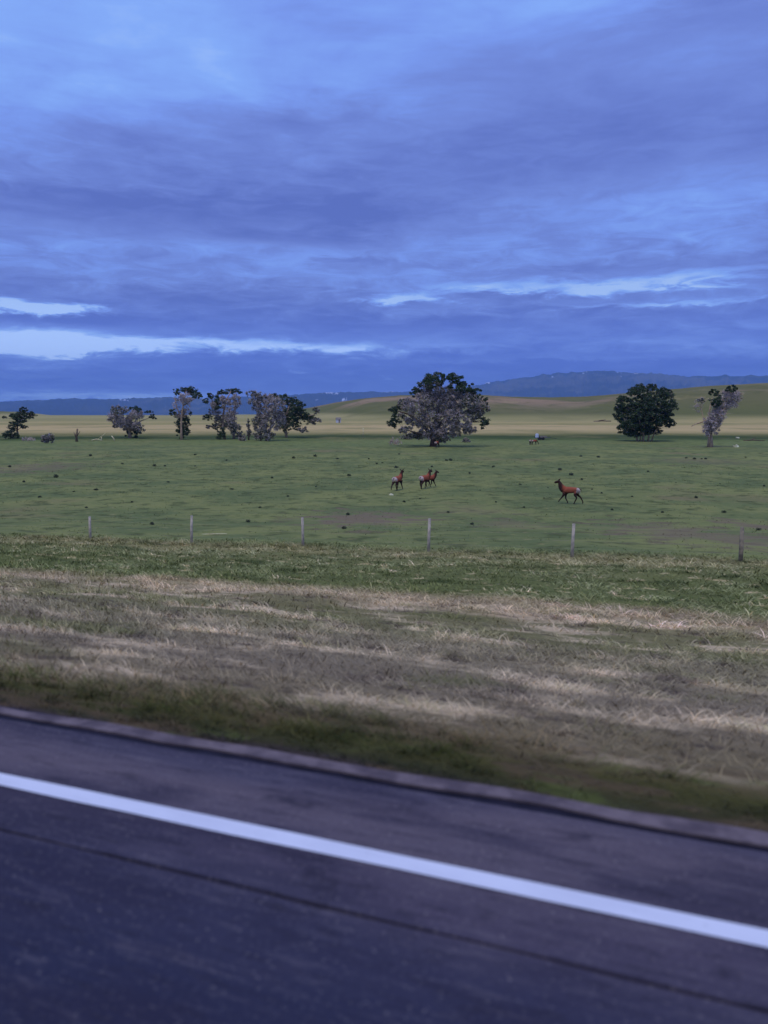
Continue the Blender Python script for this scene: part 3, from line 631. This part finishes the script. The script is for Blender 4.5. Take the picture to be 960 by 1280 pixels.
tree('broadleaf_tree', 'dark green bushy tree with long low branches on the right of the clump', (358, 547),
     [(362, 501, 11, 6, 'g'), (374, 508, 9, 6, 'g'), (364, 518, 12, 11, 'g'), (375, 519, 11, 8, 'g'), (357, 533, 8, 9, 'g'), (386, 524, 8, 6, 'g'), (395, 514, 5, 4, 'm'), (395, 526, 6, 5, 'm'), (380, 537, 7, 3.5, 'm'), (370, 532, 7, 6, 'g'), (356, 520, 4, 9, 'd')],
     [([(358, 548), (357, 532), (359, 517), (363, 505)], 1.5, .6), ([(358, 532), (374, 524), (394, 518)], .9, .35)], pale_bark=True, leaf=m_leaf, group=TG)
tree('broadleaf_tree', 'huge round half dead tree standing alone in the middle of the pasture edge', (543, 558),
     [(550, 474, 20, 4.5, 'g'), (538, 480, 14, 6, 'g'), (572, 484, 12, 6, 'g'), (588, 492, 11, 6, 'g'), (600, 499, 9, 5, 'g'), (604, 510, 6, 6, 'm'), (603, 528, 5.5, 7, 'g'), (592, 518, 10, 8, 'm'), (584, 503, 11, 9, 'm'),
      (521, 491, 7, 5.5, 'g'), (505, 506, 9, 6, 'm'), (494, 512, 7, 4.5, 'g'), (492, 526, 6.5, 8, 'g'), (503, 524, 8, 6, 'm'), (507, 537, 9, 4, 'm'), (523, 545, 12, 4.5, 'm'), (531, 488, 10, 7, 'm'),
      (550, 490, 17, 11, 'd'), (535, 503, 15, 11, 'd'), (515, 508, 11, 9, 'd'), (562, 507, 15, 12, 'd'), (524, 524, 15, 10, 'd'), (545, 522, 17, 12, 'd'), (568, 525, 14, 12, 'd'), (540, 539, 14, 8, 'd'), (560, 540, 12, 7, 'd'),
      (582, 535, 10, 6, 'd'), (575, 492, 8, 7, 'd'), (596, 508, 7, 6, 'd'), (552, 549, 9, 4, 'm')],
     [([(541, 560), (542, 549), (541, 538), (546, 520), (549, 500), (551, 482)], 4.2, .8), ([(541, 544), (526, 530), (510, 518), (496, 514)], 2.2, .6), ([(542, 544), (560, 530), (580, 515), (598, 504)], 2.2, .6),
      ([(541, 546), (520, 541), (504, 536)], 1.4, .4), ([(542, 545), (565, 540), (588, 528), (602, 526)], 1.5, .5), ([(541, 538), (528, 515), (522, 495)], 1.8, .5), ([(543, 538), (562, 515), (574, 492)], 1.8, .5)], group=TG, mixd=.34, dens=1.15, grow=1.32)
tree('broadleaf_tree', 'solid dark green round crowned tree on several short stems', (803, 552),
     [(806, 486, 13, 4.5, 'g'), (790, 491, 11, 6, 'g'), (822, 493, 13, 7, 'g'), (781, 504, 10, 8, 'g'), (806, 506, 20, 13, 'g'), (828, 508, 9, 10, 'g'), (781, 518, 10, 9, 'g'), (800, 526, 20, 12, 'g'), (826, 524, 13, 9, 'g'),
      (835, 529, 5, 5, 'g'), (797, 541, 15, 5.5, 'g'), (783, 530, 9, 7, 'g'), (817, 538, 13, 5, 'g'), (776, 511, 5, 6, 'g'), (814, 484, 6, 3, 'g'), (803, 516, 26, 20, 'g'), (800, 536, 22, 9, 'g')],
     [([(797, 553), (795, 540), (790, 520)], 1.1, .5), ([(804, 553), (804, 538), (806, 512)], 1.3, .5), ([(810, 552), (812, 538), (820, 512)], 1.1, .5), ([(800, 552), (801, 540), (798, 525)], .9, .5), ([(814, 551), (818, 539), (828, 522)], .8, .4)],
     leaf=m_leaf, group=TG, pale_bark=True, dens=1.3, grow=1.30)
tree('broadleaf_tree', 'gnarled grey nearly dead tree leaning right with one bare left limb', (887, 559),
     [(903, 487, 7, 3.5, 'g'), (893, 491, 5, 4, 'g'), (915, 489, 5, 2.5, 'm'), (885, 500, 5, 8, 'g'), (906, 497, 11, 8, 'd'), (899, 507, 11, 6, 'd'), (872, 508, 4, 7, 's'), (873, 501, 4, 3, 'm'), (890, 519, 8, 8, 'd'),
      (881, 529, 8, 7, 'd'), (890, 533, 5, 9, 'd'), (894, 513, 7, 6, 'd'), (917, 498, 4, 8, 's'), (880, 539, 4, 6, 'd')],
     [([(888, 561), (887, 548), (886, 534), (889, 520), (897, 506), (904, 492)], 3.4, .6), ([(886, 536), (880, 526), (875, 528), (868, 530), (862, 533)], 1.3, .4), ([(887, 530), (884, 515), (886, 500)], 1.3, .4),
      ([(884, 540), (878, 526), (873, 510)], 1.0, .3), ([(895, 512), (908, 503), (918, 494)], 1.0, .3)], pale_bark=True, group=TG, mixd=.08, dens=1.1, grow=1.42)
# shrubs, stumps and fallen wood
def bush(label, base, rx, ry, kindmix, group=None, leaf=None):
    return tree('bush', label, base, [(base[0], base[1]-ry*.9, rx, ry, kindmix), (base[0]-rx*.5, base[1]-ry*.6, rx*.6, ry*.6, kindmix), (base[0]+rx*.5, base[1]-ry*.6, rx*.6, ry*.6, kindmix)],
                [([(base[0], base[1]), (base[0], base[1]-ry)], .4, .2)], limbs=False, cat='bush', leaf=leaf, group=group)
bush('round grey green bush right of the lopsided tree at far left', (59, 554), 6, 7, 'm', leaf=m_leafl)
bush('low greyish scrub beside the foot of the far left tree', (36, 551), 8, 2.5, 's')
bush('low grey leafless brush just left of the huge round tree', (494, 556), 8, 4, 's')
bush('dark low shrub at the left foot of the huge round tree', (508, 549), 6, 3, 'm')
bush('small dark shrub left of the slim bare snag', (303, 551), 4, 3, 'm')
bush('thin scrub right of the huge round tree foot', (583, 553), 5, 2.5, 'm')
m_dead = noisy('bleached_wood', A(150, 142, 146), A(190, 182, 184), 2.0, 0.95, .2)
def sticks(name, label, cat, base, segs, m, group=None):
    b0 = hit(*base); s = mpp(b0); mb = MB()
    for pts, w0, w1 in segs:
        P3 = [Vector(((px-base[0])*s, random.uniform(-.3, .3), (base[1]-py)*s)) for px, py in pts]
        mb.tube(P3, [w0*s + (w1-w0)*s*i/(len(P3)-1) for i in range(len(P3))], 8, lump=.3)
    return tag(link(name, mb.mesh(name, True), m, None, b0), label, cat, group)
sticks('dead_stump', 'short broken grey stump with forked top standing on the left plain', 'stump', (96, 552),
       [([(96, 553), (96, 546), (98, 536)], 1.8, .9), ([(96, 547), (93, 540)], .8, .4), ([(97, 545), (101, 539)], .7, .3)], m_brush)
sticks('fallen_log', 'bleached fallen branches lying right of the grey stump', 'log', (122, 551), [([(114, 550.5), (121, 549), (128, 550.5)], .7, .4), ([(121, 550), (127, 546), (133, 541)], .4, .2), ([(126, 551), (127, 546)], .8, .4)], m_dead)
sticks('dead_stump', 'small upright dark and white stump left of the broad low tree', 'stump', (142, 551), [([(143, 552), (142, 548), (139.5, 545)], .8, .5)], m_dead)
sticks('wooden_post', 'lone thin pale post standing left of the huge round tree', 'post', (454, 547), [([(454, 548), (454, 541), (454, 535)], .45, .4)], m_dead)
sticks('fallen_branch', 'long thin pale branch lying in grass beside a fence post', 'branch', (262, 668), [([(246, 670), (256, 668.5), (268, 667.5), (285, 666)], 1.0, .5), ([(262, 668), (270, 670)], .4, .3)], m_dead)
sticks('fallen_log', 'dark grey log lying on the flats left of the dark round tree', 'log', (752, 527), [([(742, 527), (752, 526), (764, 526.5)], .9, .6), ([(748, 526), (757, 524.5)], .5, .3)], m_brush)
sticks('fallen_log', 'dark broken log low in the grass at the right edge', 'log', (940, 551), [([(929, 551), (940, 550), (956, 551)], .8, .5), ([(938, 550), (944, 547)], .4, .3)], m_bark)
# pale rocks
m_rock = noisy('pale_rock', A(150, 148, 154), A(205, 200, 204), 1.2, 0.9, .3)
def rock(label, base, w, h):
    b0 = hit(*base); s = mpp(b0); import bmesh
    bm = bmesh.new(); bmesh.ops.create_icosphere(bm, subdivisions=3, radius=1)
    sd = random.random()*50
    for v in bm.verts:
        d = 1 + .55*mnoise.noise(v.co*1.6 + Vector((sd, 0, 0))) + .2*mnoise.noise(v.co*4 + Vector((0, sd, 0))); v.co = Vector((v.co.x*w*s*.5*d, v.co.y*w*s*.4*d, v.co.z*h*s*.75*d + h*s*.2))
    me = bpy.data.meshes.new('rock'); bm.to_mesh(me); bm.free()
    return tag(link('rock', me, m_rock, None, b0), label, 'rock')
rock('larger pale rock right of the gnarled grey tree', (920, 559), 7, 3.2)
rock('smaller pale rock just beyond the larger one by the gnarled tree', (922, 548), 4, 2)
rock('small pale stone in the pasture below the left running elk', (489, 619), 5, 2)

# ------------------------------------------------------------------ shed and trailer far off
m_whitewall = noisy('white_boards', (.75, .75, .76, 1), (.62, .62, .64, 1), 3, .8); m_roofm = noisy('grey_roof', A(90, 92, 112), A(110, 110, 130), 3, .7)
m_darkm = noisy('dark_metal', A(36, 40, 56), A(60, 64, 84), 3, .6); m_tank = noisy('pale_blue_tank', (.62, .68, .76, 1), (.75, .79, .84, 1), 2, .5)
m_tyre = noisy('tyre_rubber', (.02, .02, .02, 1), (.035, .035, .035, 1), 5, .8)
b0 = hit(423, 528.5); s = mpp(b0)
sh = thing('shed', 'tiny white shed at the foot of the tan hill', 'shed', b0, R(14)); w, h = 2.9*s*.95, 4.0*s
mb = MB(); mb.box((0, 0, h/2 - .2), (w, w*.8, h/2 + .2)); link('wall', mb.mesh('wall'), m_whitewall, sh)
mb = MB(); rf = [(-w-.2, -w*.8-.25, h), (w+.2, -w*.8-.25, h), (w+.2, w*.8+.25, h), (-w-.2, w*.8+.25, h), (-w-.2, 0, h+1.1), (w+.2, 0, h+1.1)]
mb.v = rf; mb.f = [(0, 1, 5, 4), (2, 3, 4, 5), (0, 4, 3), (1, 2, 5), (0, 3, 2, 1)]; link('roof', mb.mesh('roof'), m_roofm, sh)
mb = MB(); mb.box((.3*w, -w*.8-.03, 1.0), (.45, .04, 1.0)); link('door', mb.mesh('door'), m_roofm, sh)
b0 = hit(678, 550); s = mpp(b0)
tr = thing('farm_trailer', 'low dark trailer with upright pale white tank on the pasture edge', 'trailer', b0, R(-6))
mb = MB(); mb.box((0, 0, .55), (1.9, .85, .07)); link('bed', mb.mesh('bed'), m_darkm, tr)
mb = MB(); mb.tube([(1.85, 0, .5), (3.0, 0, .42), (3.5, 0, .40)], .06, 6); link('drawbar', mb.mesh('drawbar'), m_darkm, tr)
mb = MB()
for sx in (-1.85, -.6, .65, 1.85): mb.box((sx, .8, .82), (.03, .03, .2))
mb.box((0, .8, 1.03), (1.88, .03, .03)); link('rail', mb.mesh('rail'), m_darkm, tr)
for sx in (-.75, .1):
    for sy in (-.78, .78):
        mb = MB(); mb.tube([(sx, sy-.1, .36), (sx, sy+.1, .36)], .36, 14); w_ = link('wheel', mb.mesh('wheel'), m_tyre, tr)
mb = MB(); mb.tube([(-1.35, 0, .62), (-1.35, 0, 1.45), (-1.35, 0, 1.55)], [.42, .42, .2], 16); link('tank', mb.mesh('tank', False), m_tank, tr)
mb = MB(); mb.box((.2, -.1, .78), (.75, .4, .16)); link('crate', mb.mesh('crate'), m_roofm, tr)

# ------------------------------------------------------------------ elk
import bmesh
def elk_mat():
    m, N, b = mat('elk_coat', rough=0.9, spec=0.1)
    x, y, z = N.sep(N.n.new('ShaderNodeTexCoord').outputs['Object']); n = N.noise(N.vec(x, y, z), 5, 5, 0.65); belly = N.smooth(N.add(z, N.mul(N.sub(n, .5), .2)), 1.02, .86)
    j = N.mul(N.sub(n, .5), .16)
    body = N.mix(n, (0.33, 0.080, 0.042, 1), (0.48, 0.14, 0.07, 1))
    body = N.mix(belly, body, (0.09, 0.035, 0.028, 1)); neck = N.smooth(N.add(x, j), 0.44, 0.70); c = N.mix(neck, body, (0.055, 0.026, 0.020, 1))
    legs = N.smooth(N.add(z, j), 0.92, 0.72); c = N.mix(legs, c, (0.050, 0.026, 0.022, 1))
    rx = N.smooth(N.add(N.m('SQRT', N.add(N.m('POWER', N.add(x, .84), 2.0), N.m('POWER', N.sub(z, 1.14), 2.0))), N.mul(j, .6)), 0.36, 0.26); rz = 1.0
    c = N.mix(N.mul(rx, rz), c, (0.60, 0.46, 0.38, 1)); N.put(b.inputs['Base Color'], c); return m
m_elk = elk_mat(); m_elkd = noisy('elk_ear', (.06, .03, .02, 1), (.11, .06, .04, 1), 8); m_eye, _, _ = mat('elk_eye', (.01, .008, .006, 1), .2, .5)
def make_elk(label, at, heading, legs, head='up', scale=1.0, group='elk in the pasture'):
    """legs: four (knee/wrist dx, foot dx, foot z) for near hind, far hind, near fore, far fore"""
    E = thing('elk', label, 'elk', at, heading, group); E.scale = (scale,)*3
    V, Rd, Ed = [], [], []
    def chain(pts, start=None):
        p = start
        for (co, r) in pts:
            V.append(co); Rd.append(r if isinstance(r, tuple) else (r, r)); k = len(V)-1
            if p is not None: Ed.append((p, k))
            p = k
        return p
    a = chain([((-.60, 0, 1.14), (.25, .32))])                      # pelvis = root
    rp = chain([((-.90, 0, 1.12), (.20, .25))], a)
    m1 = chain([((-.22, 0, 1.12), (.27, .31)), ((.18, 0, 1.07), (.29, .38)), ((.50, 0, 1.10), (.25, .41))], a)
    ch = m1; mid = m1-1
    if head == 'up': nk = [((.70, 0, 1.32), (.20, .28)), ((.78, 0, 1.50), (.15, .20)), ((.84, 0, 1.66), (.13, .15)), ((.93, 0, 1.77), (.13, .14)), ((1.10, 0, 1.73), (.10, .11)), ((1.27, 0, 1.65), (.07, .07))]; hd = Vector((.93, 0, 1.79)); hx = Vector((1, 0, -.25))
    else: nk = [((.76, 0, 1.08), (.13, .16)), ((.98, 0, .82), (.10, .12)), ((1.14, 0, .52), (.085, .095)), ((1.20, 0, .38), (.085, .09)), ((1.26, 0, .22), (.06, .07)), ((1.30, 0, .08), (.042, .045))]; hd = Vector((1.20, 0, .44)); hx = Vector((.3, 0, -1))
    chain(nk, ch)
    for i, (kx, fx, fz) in enumerate(legs):
        sy = -1 if i % 2 == 0 else 1
        if i < 2:
            hip = chain([((-.58, sy*.13, 1.00), (.19, .27)), ((-.46+kx*.5, sy*.16, .80), (.13, .17)), ((-.72+kx, sy*.15, .54 + fz*.5), (.06, .07)), ((-.70+fx, sy*.15, .16+fz), (.042, .044)), ((-.66+fx, sy*.15, .03+fz), (.055, .045))], a)
        else:
            chain([((.42, sy*.14, .92), (.14, .24)), ((.38+kx*.4, sy*.15, .72), (.08, .10)), ((.42+kx, sy*.15, .42+fz*.6), (.052, .06)), ((.40+fx, sy*.15, .13+fz), (.040, .042)), ((.44+fx, sy*.15, .03+fz), (.052, .045))], mid)
    me = bpy.data.meshes.new('body'); me.from_pydata(V, Ed, []); ob = bpy.data.objects.new('body', me); COL.objects.link(ob)
    sk = ob.modifiers.new('skin', 'SKIN'); sk.branch_smoothing = 0.6
    for v, r in zip(me.skin_vertices[0].data, Rd): v.radius = r
    me.skin_vertices[0].data[0].use_root = True
    sb = ob.modifiers.new('sub', 'SUBSURF'); sb.levels = 2; sb.render_levels = 2
    dg = bpy.context.evaluated_depsgraph_get(); me2 = bpy.data.meshes.new_from_object(ob.evaluated_get(dg)); bpy.data.objects.remove(ob)
    for p in me2.polygons: p.use_smooth = True
    link('body', me2, m_elk, E)
    for sy in (-1, 1):
        mb = MB(); b0_ = hd + Vector((-.02, sy*.06, .04)); tip = b0_ + Vector((-.06, sy*.17, .17))
        mb.tube([b0_, (b0_+tip)/2, tip], [.028, .05, .006], 8); link('ear', mb.mesh('ear', True), m_elkd, E)
        mb = MB(); e0 = hd + hx.normalized()*.09 + Vector((0, sy*.075, -.01)); mb.tube([e0 - Vector((0, sy*.012, 0)), e0 + Vector((0, sy*.008, 0))], .016, 8); link('eye', mb.mesh('eye', True), m_eye, E)
    mb = MB(); mb.tube([(-.70, 0, 1.24), (-.84, 0, 1.21), (-.90, 0, 1.08)], [.035, .035, .01], 8); link('tail', mb.mesh('tail', True), m_elkd, E)
    return E
run1 = [(.10, .22, 0), (-.12, -.34, .10), (.16, .34, .05), (-.08, -.20, 0)]
run2 = [(-.05, -.10, 0), (.12, .26, 0), (.22, .10, .22), (-.05, -.14, 0)]
run3 = [(-.10, -.32, .04), (.14, .30, 0), (-.06, -.22, 0), (.20, .42, .12)]
stand = [(0, 0, 0), (.05, .08, 0), (0, 0, 0), (-.02, -.05, 0)]
make_elk('elk running left with neck raised, alone on the right of the pasture', hit(712, 630), R(155), run3, scale=1.0)
make_elk('elk trotting away, leftmost of the three in the pasture', hit(497, 613), R(62), run1, scale=.98)
make_elk('elk trotting away with pale rump, nearer one of the overlapping pair', hit(531, 611), R(52), run2, scale=.95)
make_elk('elk half hidden behind another, farther one of the overlapping pair', hit(537, 609), R(28), run1, scale=.84)
make_elk('elk standing at the trunk of the huge round tree', hit(546, 559.5), R(60), stand, 'down', .9)
make_elk('elk grazing near the trailer, left one of two', hit(663, 556), R(75), stand, 'down', .8)
make_elk('elk grazing near the trailer, right one of two', hit(668, 556), R(20), stand, 'down', .78)

# ------------------------------------------------------------------ dark weeds dotted over the pasture
m_weed = noisy('dark_weed', (.04, .06, .034, 1), (.09, .10, .06, 1), 3, .9)
wm = []
for k in range(4):
    n = 150; c = rnd_ball(n, .6)*np.array([.5, .45, .42]) + np.array([0, 0, .32]); wm.append(leafmesh('dark_weed', c, .07 + .08*np.random.rand(n))); wm[-1].materials.append(m_weed)
WP = [(113, 569), (153, 579), (193, 582), (206, 582), (244, 582), (340, 597), (367, 572), (394, 570), (422, 573), (436, 594), (461, 573), (499, 567), (558, 575), (563, 574), (587, 591), (617, 583), (726, 570), (748, 571),
      (868, 573), (858, 572), (877, 573), (882, 573), (932, 571), (727, 599), (714, 593), (700, 587), (740, 611), (752, 616), (685, 609), (680, 622), (765, 637), (540, 583), (564, 575), (471, 579), (478, 578), (495, 584),
      (900, 604), (955, 607), (948, 662), (505, 627), (525, 623), (435, 643), (655, 634), (650, 605), (120, 612), (165, 627), (108, 634), (50, 621), (92, 614), (325, 634), (244, 568), (283, 575), (12, 583), (30, 602), (70, 596), (210, 602),
      (290, 611), (360, 620), (395, 608), (600, 612), (620, 627), (810, 589), (845, 603), (870, 622), (790, 620), (828, 640), (905, 640), (560, 640), (590, 655), (430, 660), (310, 652), (190, 655)]
for i, (px, py) in enumerate(WP):
    p = hit(px, py + 1); s = random.uniform(.28, .8)*(1.0 if py < 600 else .55)
    o = bpy.data.objects.new('dark_weed', wm[i % 4]); COL.objects.link(o); o.location = p; o.rotation_euler = (0, 0, random.uniform(0, 6.28)); s *= .82; o.scale = (s*random.uniform(.9, 1.6), s, s*random.uniform(.6, .95))
    tag(o, 'small dark weed clump dotted in the open green pasture', 'weed', 'dark weeds dotted over the pasture')
